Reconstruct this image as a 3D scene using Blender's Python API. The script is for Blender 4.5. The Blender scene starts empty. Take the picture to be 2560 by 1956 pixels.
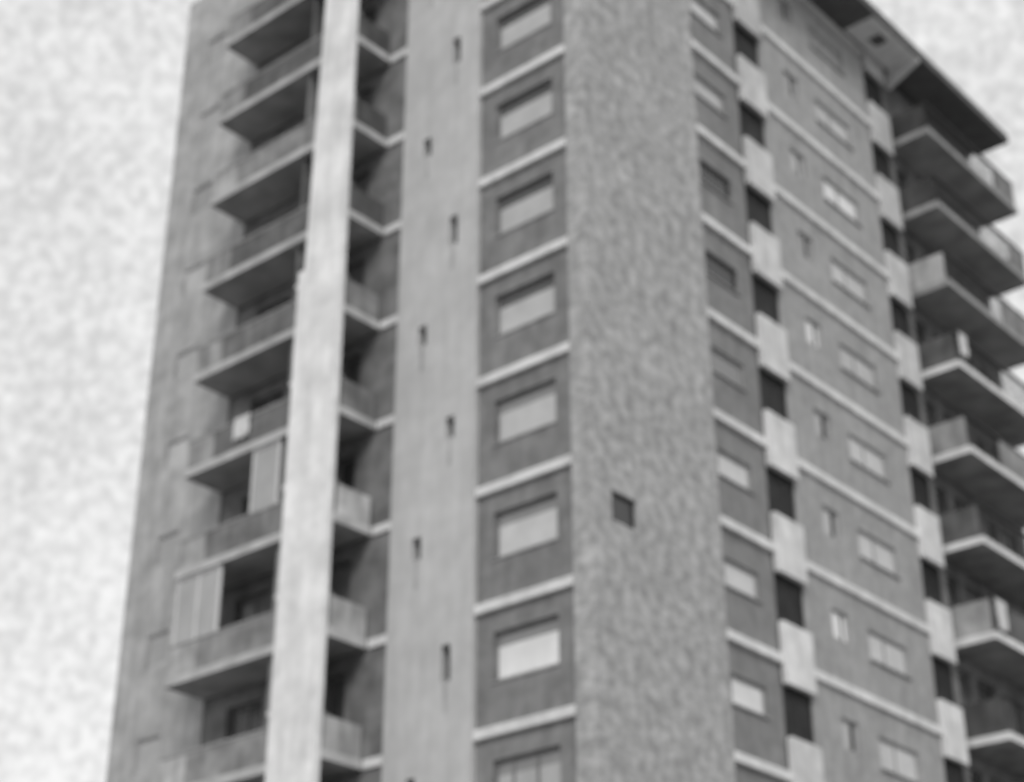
import bpy, math, random
from mathutils import Vector, Matrix
random.seed(11)
S = bpy.context.scene
COL = S.collection
R = math.radians

# ------------------------------------------------------------------ camera
cd = bpy.data.cameras.new('camera')
cam = bpy.data.objects.new('camera', cd); COL.objects.link(cam)
PIT, YAW = 0.488465, 2.283432
h = Vector((math.cos(YAW), math.sin(YAW), 0)); up0 = Vector((0, 0, 1))
fw = h*math.cos(PIT) + up0*math.sin(PIT)
rt = Vector((math.sin(YAW), -math.cos(YAW), 0))
up = -h*math.sin(PIT) + up0*math.cos(PIT)
M = Matrix((rt, up, -fw)).transposed().to_4x4()
M.translation = Vector((22.3812, -28.7157, 1.6))
cam.matrix_world = M
cd.sensor_width = 36; cd.lens = 1764.25/1024*36
cd.clip_start = 0.1; cd.clip_end = 5000
cd.dof.use_dof = True                      # the photo is soft all over: focused much nearer than the tower
cd.dof.focus_distance = 8.0
cd.dof.aperture_fstop = 1.35
S.camera = cam
S.view_settings.view_transform = 'Standard'; S.view_settings.look = 'None'
S.view_settings.exposure = 0.0; S.view_settings.gamma = 1.0

# ------------------------------------------------------------------ overcast sky
SUN_AZ, SUN_EL = R(-50), R(42)            # azimuth as the angle of the sun's direction from +X
w = bpy.data.worlds.new('World'); S.world = w; w.use_nodes = True
nt = w.node_tree; nt.nodes.clear()
out = nt.nodes.new('ShaderNodeOutputWorld')
sky = nt.nodes.new('ShaderNodeTexSky'); sky.sky_type = 'NISHITA'; sky.sun_disc = False
sky.sun_elevation = SUN_EL; sky.sun_rotation = math.pi/2 - SUN_AZ
bw = nt.nodes.new('ShaderNodeRGBToBW'); nt.links.new(sky.outputs[0], bw.inputs[0])
b1 = nt.nodes.new('ShaderNodeBackground'); b1.inputs[1].default_value = 0.1
nt.links.new(bw.outputs[0], b1.inputs[0])
tc = nt.nodes.new('ShaderNodeTexCoord')
n1 = nt.nodes.new('ShaderNodeTexNoise'); n1.inputs['Scale'].default_value = 150; n1.inputs['Detail'].default_value = 2.5
n2 = nt.nodes.new('ShaderNodeTexNoise'); n2.inputs['Scale'].default_value = 6; n2.inputs['Detail'].default_value = 2
nt.links.new(tc.outputs['Generated'], n1.inputs[0]); nt.links.new(tc.outputs['Generated'], n2.inputs[0])
ad = nt.nodes.new('ShaderNodeMath'); ad.operation = 'MULTIPLY_ADD'; ad.inputs[1].default_value = 0.35
nt.links.new(n2.outputs[0], ad.inputs[0])
mu = nt.nodes.new('ShaderNodeMath'); mu.operation = 'MULTIPLY'; mu.inputs[1].default_value = 0.65
nt.links.new(n1.outputs[0], mu.inputs[0]); nt.links.new(mu.outputs[0], ad.inputs[2])
cr = nt.nodes.new('ShaderNodeValToRGB')
cr.color_ramp.elements[0].position = 0.36; cr.color_ramp.elements[0].color = (0.69, 0.69, 0.69, 1)
cr.color_ramp.elements[1].position = 0.66; cr.color_ramp.elements[1].color = (1.0, 1.0, 1.0, 1)
nt.links.new(ad.outputs[0], cr.inputs[0])
b2 = nt.nodes.new('ShaderNodeBackground'); b2.inputs[1].default_value = 1.0
nt.links.new(cr.outputs[0], b2.inputs[0])
mx = nt.nodes.new('ShaderNodeMixShader'); mx.inputs[0].default_value = 0.93
nt.links.new(b1.outputs[0], mx.inputs[1]); nt.links.new(b2.outputs[0], mx.inputs[2])
nt.links.new(mx.outputs[0], out.inputs[0])

sd = bpy.data.lights.new('sun', 'SUN'); sd.energy = 1.5; sd.angle = R(20); sd.color = (1, 0.99, 0.975)
so = bpy.data.objects.new('sun', sd); COL.objects.link(so)
sdir = Vector((math.cos(SUN_EL)*math.cos(SUN_AZ), math.cos(SUN_EL)*math.sin(SUN_AZ), math.sin(SUN_EL)))
so.rotation_euler = sdir.to_track_quat('Z', 'Y').to_euler()
so.location = (30, -30, 60)

# ------------------------------------------------------------------ materials (a black and white photograph: all greys)
def mat(name, base, amp=0.12, scale=3.5, rough=0.85, streak=0.0, bump=0.15, course=False, spec=0.3):
    m = bpy.data.materials.new(name); m.use_nodes = True
    t = m.node_tree; N = t.nodes; L = t.links
    p = N['Principled BSDF']; p.inputs['Roughness'].default_value = rough
    p.inputs['Specular IOR Level'].default_value = spec
    g = N.new('ShaderNodeNewGeometry')
    a = N.new('ShaderNodeTexNoise'); a.inputs['Scale'].default_value = scale; a.inputs['Detail'].default_value = 2.0
    L.new(g.outputs['Position'], a.inputs['Vector'])
    r = N.new('ShaderNodeMapRange'); r.inputs['From Min'].default_value = 0.3; r.inputs['From Max'].default_value = 0.7
    r.inputs['To Min'].default_value = base*(1-amp); r.inputs['To Max'].default_value = base*(1+amp)
    L.new(a.outputs[0], r.inputs['Value'])
    val = r.outputs[0]
    # broad weathering
    b = N.new('ShaderNodeTexNoise'); b.inputs['Scale'].default_value = 0.5; b.inputs['Detail'].default_value = 3
    L.new(g.outputs['Position'], b.inputs['Vector'])
    rb = N.new('ShaderNodeMapRange'); rb.inputs['From Min'].default_value = 0.3; rb.inputs['From Max'].default_value = 0.7
    rb.inputs['To Min'].default_value = 0.92; rb.inputs['To Max'].default_value = 1.08
    L.new(b.outputs[0], rb.inputs['Value'])
    mm = N.new('ShaderNodeMath'); mm.operation = 'MULTIPLY'; L.new(val, mm.inputs[0]); L.new(rb.outputs[0], mm.inputs[1]); val = mm.outputs[0]
    if streak:
        mp = N.new('ShaderNodeMapping'); mp.inputs['Scale'].default_value = (3.2, 3.2, 0.35)
        L.new(g.outputs['Position'], mp.inputs['Vector'])
        s = N.new('ShaderNodeTexNoise'); s.inputs['Scale'].default_value = 1.3; s.inputs['Detail'].default_value = 3
        L.new(mp.outputs[0], s.inputs['Vector'])
        rs = N.new('ShaderNodeMapRange'); rs.inputs['From Min'].default_value = 0.35; rs.inputs['From Max'].default_value = 0.7
        rs.inputs['To Min'].default_value = 1-streak; rs.inputs['To Max'].default_value = 1+streak*0.5
        L.new(s.outputs[0], rs.inputs['Value'])
        m2 = N.new('ShaderNodeMath'); m2.operation = 'MULTIPLY'; L.new(val, m2.inputs[0]); L.new(rs.outputs[0], m2.inputs[1]); val = m2.outputs[0]
    if course:      # brick courses: joint darkening every 75 mm, patches of darker bricks
        sep = N.new('ShaderNodeSeparateXYZ'); L.new(g.outputs['Position'], sep.inputs[0])
        su = N.new('ShaderNodeMath'); su.operation = 'ADD'; L.new(sep.outputs[0], su.inputs[0]); L.new(sep.outputs[1], su.inputs[1])
        cb = N.new('ShaderNodeCombineXYZ'); L.new(su.outputs[0], cb.inputs[0]); L.new(sep.outputs[2], cb.inputs[1])
        bt = N.new('ShaderNodeTexBrick'); bt.inputs['Scale'].default_value = 1
        bt.inputs['Brick Width'].default_value = 0.25; bt.inputs['Row Height'].default_value = 0.075
        bt.inputs['Mortar Size'].default_value = 0.008
        bt.inputs['Color1'].default_value = (0.86, 0.86, 0.86, 1); bt.inputs['Color2'].default_value = (1.12, 1.12, 1.12, 1)
        bt.inputs['Mortar'].default_value = (1.15, 1.15, 1.15, 1)
        L.new(cb.outputs[0], bt.inputs['Vector'])
        m3 = N.new('ShaderNodeMath'); m3.operation = 'MULTIPLY'; L.new(val, m3.inputs[0]); L.new(bt.outputs['Color'], m3.inputs[1]); val = m3.outputs[0]
    cc = N.new('ShaderNodeCombineColor')
    for i in range(3): L.new(val, cc.inputs[i])
    L.new(cc.outputs[0], p.inputs['Base Color'])
    if bump:
        bm = N.new('ShaderNodeBump'); bm.inputs['Strength'].default_value = bump; bm.inputs['Distance'].default_value = 0.02
        L.new(a.outputs[0], bm.inputs['Height']); L.new(bm.outputs[0], p.inputs['Normal'])
    return m

MT = dict(
    brick=mat('brick', 0.41, 0.27, 3.0, course=True, streak=.06, bump=0.25),
    brick_far=mat('brick_far', 0.45, 0.20, 1.5, streak=.15),
    stair=mat('stair_concrete', 0.56, 0.05, 2.0, streak=0.07),
    render=mat('grey_render', 0.24, 0.18, 2.2, streak=0.11),
    render_r=mat('mid_render', 0.255, 0.12, 2.6, streak=0.11),
    render_w=mat('pale_render', 0.385, 0.12, 2.6, streak=0.10),
    loggia=mat('loggia_wall', 0.21, 0.30, 1.6),
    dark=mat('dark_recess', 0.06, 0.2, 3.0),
    darkglass=mat('dark_glazing', 0.03, 0.3, 2.0, rough=0.5, bump=0, spec=0.12),
    soffit=mat('shade_toned_soffit', 0.34, 0.25, 1.2),  # balcony undersides: shade put into the base colour
    soffit_pale=mat('pale_soffit', 0.42, 0.22, 1.2),  # left undersides: same painted shade, lightened for haze
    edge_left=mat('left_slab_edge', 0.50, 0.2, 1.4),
    slab=mat('slab_concrete', 0.76, 0.14, 2.2),
    slab_dim=mat('weathered_slab', 0.34, 0.16, 2.2),
    panel=mat('pale_panel', 0.70, 0.08, 2.5, streak=0.05),
    white=mat('white_paint', 0.86, 0.12, 1.7, streak=0.11),
    roof=mat('roof_felt', 0.13, 0.15, 2.0),
    frame=mat('window_frame', 0.20, 0.05, 5.0, rough=0.5),
    frame_pale=mat('pale_frame', 0.36, 0.05, 5.0, rough=0.5),
    iron=mat('dark_iron', 0.045, 0.1, 5.0, rough=0.6),
    ground=mat('ground', 0.16, 0.2, 0.5),
    cloth=mat('cloth', 0.66, 0.08, 5.0),
)
_pan = {}
def glass(v):
    v = round(v, 2)
    if v not in _pan: _pan[v] = mat('glazing_%02d' % int(v*100), v, 0.08, 1.8, rough=0.25, bump=0, spec=0.5)
    return _pan[v]
_par = {}
def par(v):
    v = round(v, 2)
    if v not in _par: _par[v] = mat('parapet_%02d' % int(v*100), v, 0.28, 1.5, streak=0.2)
    return _par[v]

# ------------------------------------------------------------------ geometry helpers
# facade coordinates: face 'L' (plane y=0, u = x) and face 'R' (plane x=0, u = y); d = distance inwards
def P(face, u, d, z): return (u, d, z) if face == 'L' else (-d, u, z)
class MB:
    def __init__(s): s.v = []; s.f = []
    def quad(s, a, b, c, d):
        n = len(s.v); s.v += [a, b, c, d]; s.f.append((n, n+1, n+2, n+3))
    def hexa(s, pts):
        n = len(s.v); s.v += pts
        for q in ((0,1,2,3), (7,6,5,4), (0,4,5,1), (1,5,6,2), (2,6,7,3), (3,7,4,0)): s.f.append(tuple(n+i for i in q))
    def box(s, face, u0, u1, d0, d1, z0, z1):
        s.hexa([P(face,u0,d0,z0), P(face,u1,d0,z0), P(face,u1,d1,z0), P(face,u0,d1,z0),
                P(face,u0,d0,z1), P(face,u1,d0,z1), P(face,u1,d1,z1), P(face,u0,d1,z1)])
        return s
    def wall(s, face, u0, u1, z0, z1, d0, d1, holes):
        us = sorted({u0, u1} | {x for hh in holes for x in hh[:2]}); zs = sorted({z0, z1} | {x for hh in holes for x in hh[2:]})
        us = [x for x in us if u0 <= x <= u1]; zs = [x for x in zs if z0 <= x <= z1]
        def solid(i, j):
            if i < 0 or j < 0 or i >= len(us)-1 or j >= len(zs)-1: return False
            cu = (us[i]+us[i+1])/2; cz = (zs[j]+zs[j+1])/2
            return not any(a < cu < b and c < cz < d for a, b, c, d in holes)
        for i in range(len(us)-1):
            for j in range(len(zs)-1):
                if not solid(i, j): continue
                a, b, c, d = us[i], us[i+1], zs[j], zs[j+1]
                for dd in (d0, d1): s.quad(P(face,a,dd,c), P(face,b,dd,c), P(face,b,dd,d), P(face,a,dd,d))
                if not solid(i-1, j): s.quad(P(face,a,d0,c), P(face,a,d1,c), P(face,a,d1,d), P(face,a,d0,d))
                if not solid(i+1, j): s.quad(P(face,b,d0,c), P(face,b,d1,c), P(face,b,d1,d), P(face,b,d0,d))
                if not solid(i, j-1): s.quad(P(face,a,d0,c), P(face,b,d0,c), P(face,b,d1,c), P(face,a,d1,c))
                if not solid(i, j+1): s.quad(P(face,a,d0,d), P(face,b,d0,d), P(face,b,d1,d), P(face,a,d1,d))
        return s
    def build(s, name, m, parent=None, bevel=0):
        me = bpy.data.meshes.new(name); me.from_pydata(s.v, [], s.f)
        import bmesh
        bm = bmesh.new(); bm.from_mesh(me); bmesh.ops.remove_doubles(bm, verts=bm.verts, dist=1e-5)
        bmesh.ops.recalc_face_normals(bm, faces=bm.faces); bm.to_mesh(me); bm.free()
        me.materials.append(m)
        o = bpy.data.objects.new(name, me); COL.objects.link(o)
        if parent: o.parent = parent
        if bevel:
            b = o.modifiers.new('bevel', 'BEVEL'); b.width = bevel; b.segments = 2; b.limit_method = 'ANGLE'
        return o

# ------------------------------------------------------------------ the setting
g = MB(); g.quad((-1500,-1500,0), (1500,-1500,0), (1500,1500,0), (-1500,1500,0))
g = g.build('ground', MT['ground']); g['kind'] = 'structure'

# ------------------------------------------------------------------ the tower
ZS = 31.3938
def zk(k): return ZS - 3.0*k              # floor slab k, counted downwards
KS = list(range(-3, 10))
TOP = zk(-3) + 0.25
T = bpy.data.objects.new('apartment_tower', None); COL.objects.link(T)
T['label'] = 'tall grey apartment tower with stacked balconies on both faces and a bright white pylon'
T['category'] = 'apartment building'

core = MB()
core.box('L', -17.0, -0.9, 0.95, 23.8, 0, TOP-0.1)
core.build('core_wall', MT['dark'], T)

def window(face, u0, u1, d, zb, zt, v, mull=(), sill=True, fr=0.06, split=None, tv=0.05, fm='frame'):
    """frame part with pane and sill sub-parts, set in an opening of the wall"""
    f = MB()
    f.box(face, u0+.003, u0+fr, d, d+.07, zb+.003, zt-.003); f.box(face, u1-fr, u1-.003, d, d+.07, zb+.003, zt-.003)
    f.box(face, u0+fr, u1-fr, d, d+.07, zb+.003, zb+fr); f.box(face, u0+fr, u1-fr, d, d+.07, zt-fr, zt-.003)
    for x in mull: f.box(face, x-.03, x+.03, d-.004, d+.066, zb+fr, zt-fr)
    w_ = f.build('window', MT[fm], T)
    if split:
        MB().box(face, u0+fr, u1-fr, d+.03, d+.05, zb+fr, split).build('pane', glass(v), w_)
        MB().box(face, u0+fr, u1-fr, d+.03, d+.05, split, zt-fr).build('pane', glass(tv), w_)
    else:
        MB().box(face, u0+fr, u1-fr, d+.03, d+.05, zb+fr, zt-fr).build('pane', glass(v), w_)
    if sill: MB().box(face, u0-.05, u1+.05, d-.12, d-.002, zb-.05, zb-.004).build('sill', MT['slab_dim'], w_)
    return w_

# --- corner of brick, with its one small window
zsw = (zk(4.50), zk(4.25))
MB().wall('R', 0, 5.1, 0, TOP, 0, 0.62, [(0.68, 1.62, *zsw)]).build('brick_corner_wall', MT['brick'], T)
window('R', 0.68, 1.62, 0.07, *zsw, 0.05, sill=False, fm='iron')

# --- left face: window bay
hl = [(-3.08, -1.14, zk(k+.61), zk(k+.22)) for k in KS]
MB().wall('L', -3.6, -0.62, 0, TOP, 0.10, 0.9, hl).build('bay_wall', MT['render'], T)
lv = {-2: .50, -1: .52, 0: .50, 1: .50, 2: .53, 3: .56, 4: .60, 5: .80, 6: .45}  # pane greys by floor: sky reflection and curtains put into the colour
for k in KS:
    zb, zt = zk(k+.61), zk(k+.22)
    window('L', -3.08, -1.14, 0.19, zb, zt, lv.get(k, .45), mull=(-2.55, -1.85) if k >= 6 else (), split=zk(k+.335), fm='render', tv=.27 if k > 2 else .10)
for k in KS: MB().box('L', -3.59, -0.63, -0.01, 0.12, zk(k)-.13, zk(k)+.10).build('floor_band', MT['slab'], T)

# --- left face: pale stair column with alternating slots
slots = []
for k in KS:
    if k % 2: slots.append((-4.60, -4.30, zk(k+.52 if k != 3 else k+.42), zk(k+.22)))
    else: slots.append((-5.64, -5.34, zk(k+.42), zk(k+.22)))
MB().wall('L', -6.42, -3.6, 0, TOP+1.3, -0.04, 0.9, slots).build('stair_wall', MT['stair'], T)
for a in slots:
    f = MB(); f.box('L', a[0]+.003, a[0]+.035, 0.16, 0.2, a[2]+.003, a[3]-.003); f.box('L', a[1]-.035, a[1]-.003, 0.16, 0.2, a[2]+.003, a[3]-.003)
    o = f.build('slot_window', MT['frame'], T)
    MB().box('L', a[0]+.035, a[1]-.035, 0.17, 0.19, a[2]+.003, a[3]-.003).build('pane', glass(0.04), o)

for a in slots:
    um = (a[0]+a[1])/2
    MB().box('L', um-.07, um+.06, -0.045, -0.0405, a[2]-.75, a[2]-.02).build('stain', mat('stain', .47, .12, 3.0, streak=.2), T)

# --- left face: balcony bay wall, with doors and windows behind the balconies
holes = []
for k in KS[1:]:
    holes += [(-12.3, -10.9, zk(k+.62), zk(k+.18)), (-10.6, -9.8, zk(k+.93), zk(k+.18)), (-8.6, -7.9, zk(k+.93), zk(k+.18))]
MB().wall('L', -13.2, -6.42, 0, TOP+1.3, 0.06, 0.9, holes).build('balcony_bay_wall', MT['loggia'], T)
for k in KS[1:]:
    window('L', -12.3, -10.9, 0.2, zk(k+.62), zk(k+.18), random.choice((.06, .1, .22)), mull=(-11.6,), sill=False)
    for u0, u1 in ((-10.6, -9.8), (-8.6, -7.9)):
        zb, zt = zk(k+.93), zk(k+.18)
        f = MB(); f.box('L', u0+.003, u0+.08, .2, .26, zb+.003, zt-.003); f.box('L', u1-.08, u1-.003, .2, .26, zb+.003, zt-.003)
        f.box('L', u0+.08, u1-.08, .2, .26, zt-.08, zt-.003); f.box('L', u0+.08, u1-.08, .2, .26, zb+.003, zb+.7)
        o = f.build('balcony_door', MT['frame'], T)
        MB().box('L', u0+.08, u1-.08, .22, .24, zb+.7, zt-.08).build('pane', glass(random.choice((.05, .09, .2))), o)

# --- left face: brick end wall with dim narrow windows
he = [(-15.9, -14.9, zk(k+.56), zk(k+.24)) for k in KS]
MB().wall('L', -17.1, -13.2, 0, TOP+1.3, 0, 0.9, he).build('brick_end_wall', MT['brick_far'], T)
for k in KS: window('L', -15.9, -14.9, 0.03, zk(k+.56), zk(k+.24), random.choice((.3, .36, .44, .5)), sill=False, fm='brick_far')

# --- balconies
def balcony(face, u0, u1, k, pv, ends=(True, True), side=(None, None), dep=1.3, rail=1.05, back=0.05, glaze=None, screen=None, railing=None, slabm=None):
    z = zk(k)
    s = MB().box(face, u0, u1, -dep, back, z-.10, z+.09).build('balcony', MT['soffit_pale' if face == 'L' else 'soffit'], T)  # slab in the shade-darkened tone; separate edge strips stay pale
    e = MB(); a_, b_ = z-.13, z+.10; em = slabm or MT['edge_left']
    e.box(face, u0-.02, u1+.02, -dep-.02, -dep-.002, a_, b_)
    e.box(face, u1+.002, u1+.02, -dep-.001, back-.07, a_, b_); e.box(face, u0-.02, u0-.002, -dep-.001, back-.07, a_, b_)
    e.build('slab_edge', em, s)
    t = .07
    pu = u0+.03
    if railing:                                            # open bars up to u = railing, then a solid panel
        pu = railing; f = MB(); x = u0+.05
        while x < railing-.02:
            f.box(face, x, x+.016, -dep+.055, -dep+.071, z+.16, z+.09+rail); x += .13
        f.box(face, u0+.03, railing-.004, -dep+.045, -dep+.085, z+.12, z+.158)
        f.build('railing', MT['iron'], s)
    if pu < u1-.1:
        if face == 'L':                                   # a paler panel at the left end
            MB().box(face, pu, pu+1.05, -dep+.03, -dep+.03+t, z+.092, z+.09+rail).build('parapet', par(min(.55, pv+.16)), s); pu += 1.055
        MB().box(face, pu, u1-.03, -dep+.03, -dep+.03+t, z+.092, z+.09+rail).build('parapet', par(pv), s)
    for e, uu, sv in ((ends[0], u0+.03, side[0]), (ends[1], u1-.03-t, side[1])):
        if e: MB().box(face, uu, uu+t, -dep+.03+t+.002, back-.06, z+.092, z+.09+rail).build('side_parapet', par(sv if sv else pv), s)
    MB().box(face, u0+.01, u1-.01, -dep+.01, -dep+.12, z+.092+rail, z+.15+rail).build('handrail', MT['iron'] if railing else MT['slab_dim'], s)
    if screen:                                             # dividing screen up to the slab above
        MB().box(face, screen-.05, screen+.05, -dep+.15, back-.06, z+.092, z+2.88).build('divider', par(pv*.9), s)
    if glaze:                                              # glazed-in section above the parapet
        a, b_, v = glaze
        f = MB(); n = max(1, int(round((b_-a)/.8)))
        for i in range(n+1):
            x = a+(b_-a)*i/n; f.box(face, x-.03, x+.03, -dep+.035, -dep+.095, z+.155+rail, z+2.87)
        f.box(face, a-.03, b_+.03, -dep+.032, -dep+.098, z+2.8, z+2.87)
        o = f.build('glazed_screen', MT['panel'], s)
        MB().box(face, a, b_, -dep+.06, -dep+.07, z+.155+rail, z+2.8).build('glass', glass(v), s)
    return s
pl = {-2: .16, -1: .15, 0: .30, 1: .15, 2: .19, 3: .17, 4: .22, 5: .30, 6: .30, 7: .3}
sl = {-1: .1, 0: .1, 1: .1, 2: .28, 3: .22, 4: .52, 5: .46, 6: .42}
for k in range(-2, 10):
    balcony('L', -13.2, -7.15, k, pl.get(k, .3), side=(None, sl.get(k, .12)), screen=-9.3, rail=.85,
            glaze={4: (-10.4, -9.4, .40), 5: (-13.1, -11.4, .40)}.get(k))
sr = {-2: .07, -1: .08, 0: .50, 1: .14, 2: .34, 3: .14, 4: .40, 5: .10, 6: .2}
prr = {-2: .24, -1: .22, 0: .28, 1: .10, 2: .30, 3: .12, 4: .14, 5: .08, 6: .14}
rl = {-2: 22.2, -1: 22.6, 0: 21.2, 1: 23.69, 2: 19.4, 3: 23.69, 4: 18.2, 5: 23.69}
for k in range(-2, 10):
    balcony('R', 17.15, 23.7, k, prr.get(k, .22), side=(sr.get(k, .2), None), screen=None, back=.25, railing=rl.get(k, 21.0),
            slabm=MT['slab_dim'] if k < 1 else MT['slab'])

# --- the white pylon that ties the left balconies together
p = MB().box('L', -8.84, -7.13, -1.50, -1.325, 0, zk(1.45))
a_, b_, zt_ = zk(1.45), TOP+1.5, -8.33                    # above the step the shaft is slimmer and tapers slightly
p.hexa([P('L',-8.62,-1.495,a_), P('L',-7.135,-1.495,a_), P('L',-7.135,-1.33,a_), P('L',-8.62,-1.33,a_),
        P('L',zt_,-1.495,b_), P('L',-7.16,-1.495,b_), P('L',-7.16,-1.33,b_), P('L',zt_,-1.33,b_)])
p.build('pylon', MT['white'], T, bevel=.02)
for k in (2, 3, 4, 5, 6, 7): MB().box('L', -8.96, -8.842, -1.46, -1.36, zk(k)+1.2, zk(k)+1.3).build('bracket', MT['white'], T)

for k in KS[1:]: MB().box('L', -7.1, -6.425, 0.0, 0.055, zk(k)-.13, zk(k)+.10).build('floor_band', MT['slab'], T)

# --- right face
h1 = [(5.30, 6.82, zk(k+.56), zk(k+.31)) for k in KS]
MB().wall('R', 5.1, 7.55, 0, TOP, 0.10, 0.9, h1).build('bay_wall', MT['render_r'], T)
v1 = {-2: .62, -1: .48, 0: .04, 1: .04, 2: .25, 3: .62, 4: .62, 5: .78}
for k in KS: window('R', 5.30, 6.82, 0.16, zk(k+.56), zk(k+.31), v1.get(k, .4), fm='iron' if k in (0, 1) else 'frame_pale')
h2 = []
for k in KS: h2 += [(10.25, 11.1, zk(k+.56), zk(k+.28)), (12.1, 14.2, zk(k+.60), zk(k+.31))]
MB().wall('R', 8.87, 15.63, 0, TOP, 0.06, 0.9, h2).build('bay_wall', MT['render_w'], T)
va = {-2: .36, -1: .55, 0: .3, 1: .78, 2: .45, 3: .56, 4: .88, 5: .5, 6: .3}
vb = {-2: .52, -1: .78, 0: .58, 1: .54, 2: .58, 3: .58, 4: .62, 5: .58, 6: .58}
for k in KS:
    wa = window('R', 10.25, 11.1, 0.11, zk(k+.56), zk(k+.28), va.get(k, .4), fm='frame_pale', sill=False)
    MB().box('R', 10.74, 10.74+(.14 if k in (2, 3, 5) else .05), .10, .135, zk(k+.56)+.07, zk(k+.28)-.07).build('mullion', MT['iron'], wa)
    window('R', 12.1, 14.2, 0.11, zk(k+.60), zk(k+.31), vb.get(k, .42), mull=(13.0,), fm='frame_pale')
for k in KS:
    MB().box('R', 5.11, 7.54, -.02, .12, zk(k)-.13, zk(k)+.10).build('floor_band', MT['slab'], T)
    MB().box('R', 8.88, 15.62, -.03, .08, zk(k)-.13, zk(k)+.10).build('floor_band', MT['slab'], T)

_pn = {}
def pnl(k):                                               # panel grey by floor, greyer towards the top
    v = {-3: .52, -2: .58, -1: .62, 0: .66, 1: .68, 2: .70, 3: .80, 4: .78, 5: .80, 6: .68}.get(k, .70)
    if v not in _pn: _pn[v] = mat('panel_%02d' % int(v*100), v, .14, 1.8, streak=.12)
    return _pn[v]
# small loggias stacked in two vertical strips: dark openings over pale parapet panels
for u0, u1, a, c in ((7.55, 8.87, .22, .67), (15.63, 16.87, .24, .69)):
    for k in KS:
        zt, zb = zk(k-1+c), zk(k+a)
        if zt > TOP: zt = TOP
        o = MB().box('R', u0-.02, u1+.02, -.10, .06 if u0 < 9 else .055, zb, zt).build('loggia', pnl(k), T, bevel=.012)
        MB().box('R', u0+.01, u1-.01, .062, .94, zk(k)-.1, zk(k)+.08).build('loggia_floor', MT['slab_dim'], o)
        f = MB(); f.box('R', u0+.012, u0+.05, .10, .15, zk(k+c), zk(k+a)-.002); f.box('R', u1-.05, u1-.012, .10, .15, zk(k+c), zk(k+a)-.002)
        f.box('R', (u0+u1)/2-.02, (u0+u1)/2+.02, .11, .14, zk(k+c), zk(k+a)-.002)
        f.build('loggia_frame', MT['iron'], o)
        MB().box('R', u0+.052, u1-.052, .12, .13, zk(k+c)-.05, zk(k+a)+.05).build('glazing', MT['darkglass'], o)

# wall behind the right-hand balconies
h3 = []
for k in KS[1:]: h3 += [(17.6, 18.4, zk(k+.93), zk(k+.18)), (18.8, 20.0, zk(k+.62), zk(k+.18)), (21.0, 21.8, zk(k+.93), zk(k+.18)), (22.0, 23.2, zk(k+.62), zk(k+.18))]
MB().wall('R', 16.87, 23.8, 0, TOP, 0.27, 0.9, h3).build('balcony_bay_wall', MT['loggia'], T)
for k in KS[1:]:
    for u0, u1 in ((18.8, 20.0), (22.0, 23.2)):
        window('R', u0, u1, .4, zk(k+.62), zk(k+.18), random.choice((.05, .08, .2)), sill=False, mull=((u0+u1)/2,))
    for u0, u1 in ((17.6, 18.4), (21.0, 21.8)):
        zb, zt = zk(k+.93), zk(k+.18)
        f = MB(); f.box('R', u0+.003, u0+.08, .4, .46, zb+.003, zt-.003); f.box('R', u1-.08, u1-.003, .4, .46, zb+.003, zt-.003)
        f.box('R', u0+.08, u1-.08, .4, .46, zt-.08, zt-.003); f.box('R', u0+.08, u1-.08, .4, .46, zb+.003, zb+.7)
        o = f.build('balcony_door', MT['frame'], T)
        MB().box('R', u0+.08, u1-.08, .42, .44, zb+.7, zt-.08).build('pane', glass(random.choice((.05, .09))), o)

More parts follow.
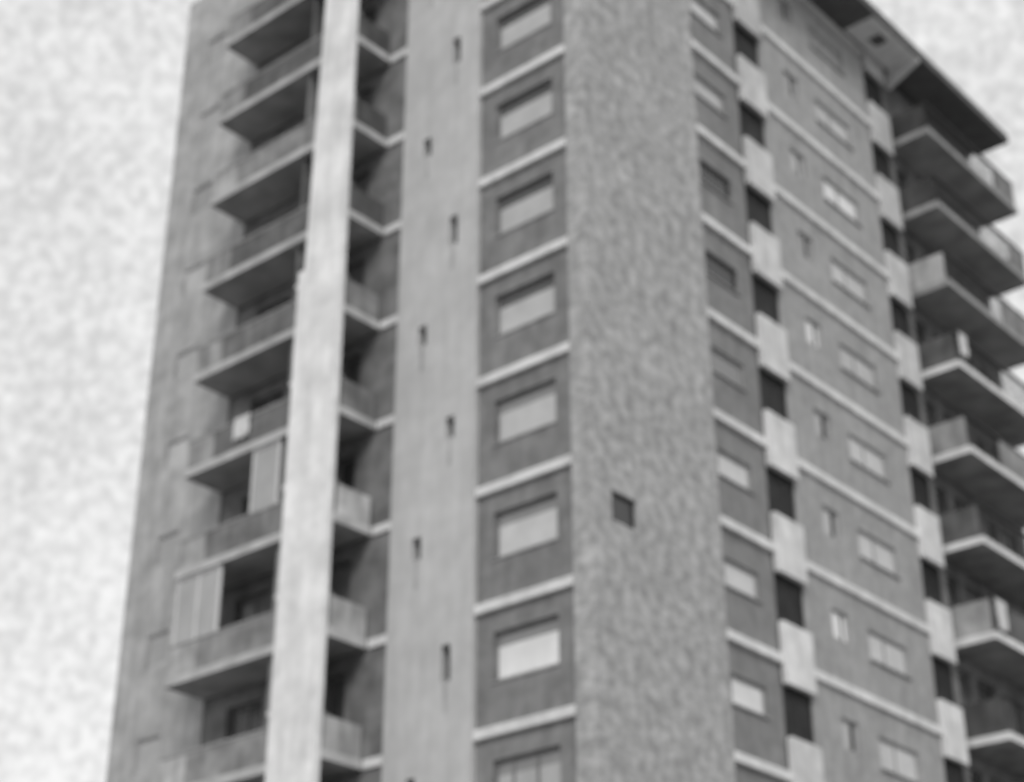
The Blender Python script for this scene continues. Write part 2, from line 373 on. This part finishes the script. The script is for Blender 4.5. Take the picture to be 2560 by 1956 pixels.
# --- roof slab with its deep eave over the right face
rf = MB()
zr = zk(-3)+.05
rf.box('L', -17.1, 0, .02, 23.9, TOP+.002, TOP+.32)
rf.box('R', 0.0, 23.9, -1.32, -.002, TOP-.12, TOP+.22)
roof = rf.build('roof', MT['roof'], T)
e = MB()                                                 # pale boarded part of the eave, with a small hatch
for q in ((14.3, 15.2, .12, 1.24), (15.2, 15.8, .12, .45), (15.2, 15.8, .95, 1.24), (15.8, 17.2, .12, 1.24)):
    e.box('R', q[0], q[1], -q[3], -q[2], TOP-.17, TOP-.124)
e.build('eave_panel', MT['white'], roof)
f = MB(); z0_, z1_ = TOP-.9, TOP-.175                    # triangular fin closing the eave beside the top balcony
f.hexa([P('R',17.2,-.002,z0_), P('R',17.32,-.002,z0_), P('R',17.32,-1.28,z1_-.12), P('R',17.2,-1.28,z1_-.12),
        P('R',17.2,-.002,z1_), P('R',17.32,-.002,z1_), P('R',17.32,-1.28,z1_), P('R',17.2,-1.28,z1_)])
f.build('eave_fin', MT['panel'], roof)

# --- cloths hung out over balcony parapets
def cloth(name_label, face, u0, u1, d, ztop, drop, seed):
    rn = random.Random(seed); nx, nz = 14, 8; m = MB(); ph = rn.random()*6
    def pt(i, j, o):
        u = u0+(u1-u0)*i/nx; z = ztop-drop*j/nz*(1+.06*math.sin(i*.9+ph))
        return P(face, u+.02*math.sin(j*1.3+i), d-o-.025*math.sin(i*1.1+ph)*j/nz-.01, z)
    for o in (0, .012):
        for i in range(nx):
            for j in range(nz): m.quad(pt(i,j,o), pt(i+1,j,o), pt(i+1,j+1,o), pt(i,j+1,o))
    for j in range(nz):
        for i in (0, nx): m.quad(pt(i,j,0), pt(i,j,.012), pt(i,j+1,.012), pt(i,j+1,0))
    for i in range(nx):
        for j in (0, nz): m.quad(pt(i,j,0), pt(i,j,.012), pt(i+1,j,.012), pt(i+1,j,0))
    o = m.build('hanging_cloth', MT['cloth'])
    o['label'] = name_label; o['category'] = 'cloth'; o['group'] = 'pale cloths hung on the balconies'
    return o
cloth('small pale cloth on a left-face balcony, left of the white pylon', 'L', -11.2, -10.6, -1.345, zk(3)+1.0, .62, 1)
cloth('pale cloth on the right-face balcony beside the upper pale panels', 'R', 17.25, 17.75, -1.345, zk(1)+1.15, .8, 2)
cloth('wide pale cloth on a lower right-face balcony near the frame edge', 'R', 17.25, 17.95, -1.345, zk(4)+1.15, .95, 3)

S.cycles.use_denoising = True
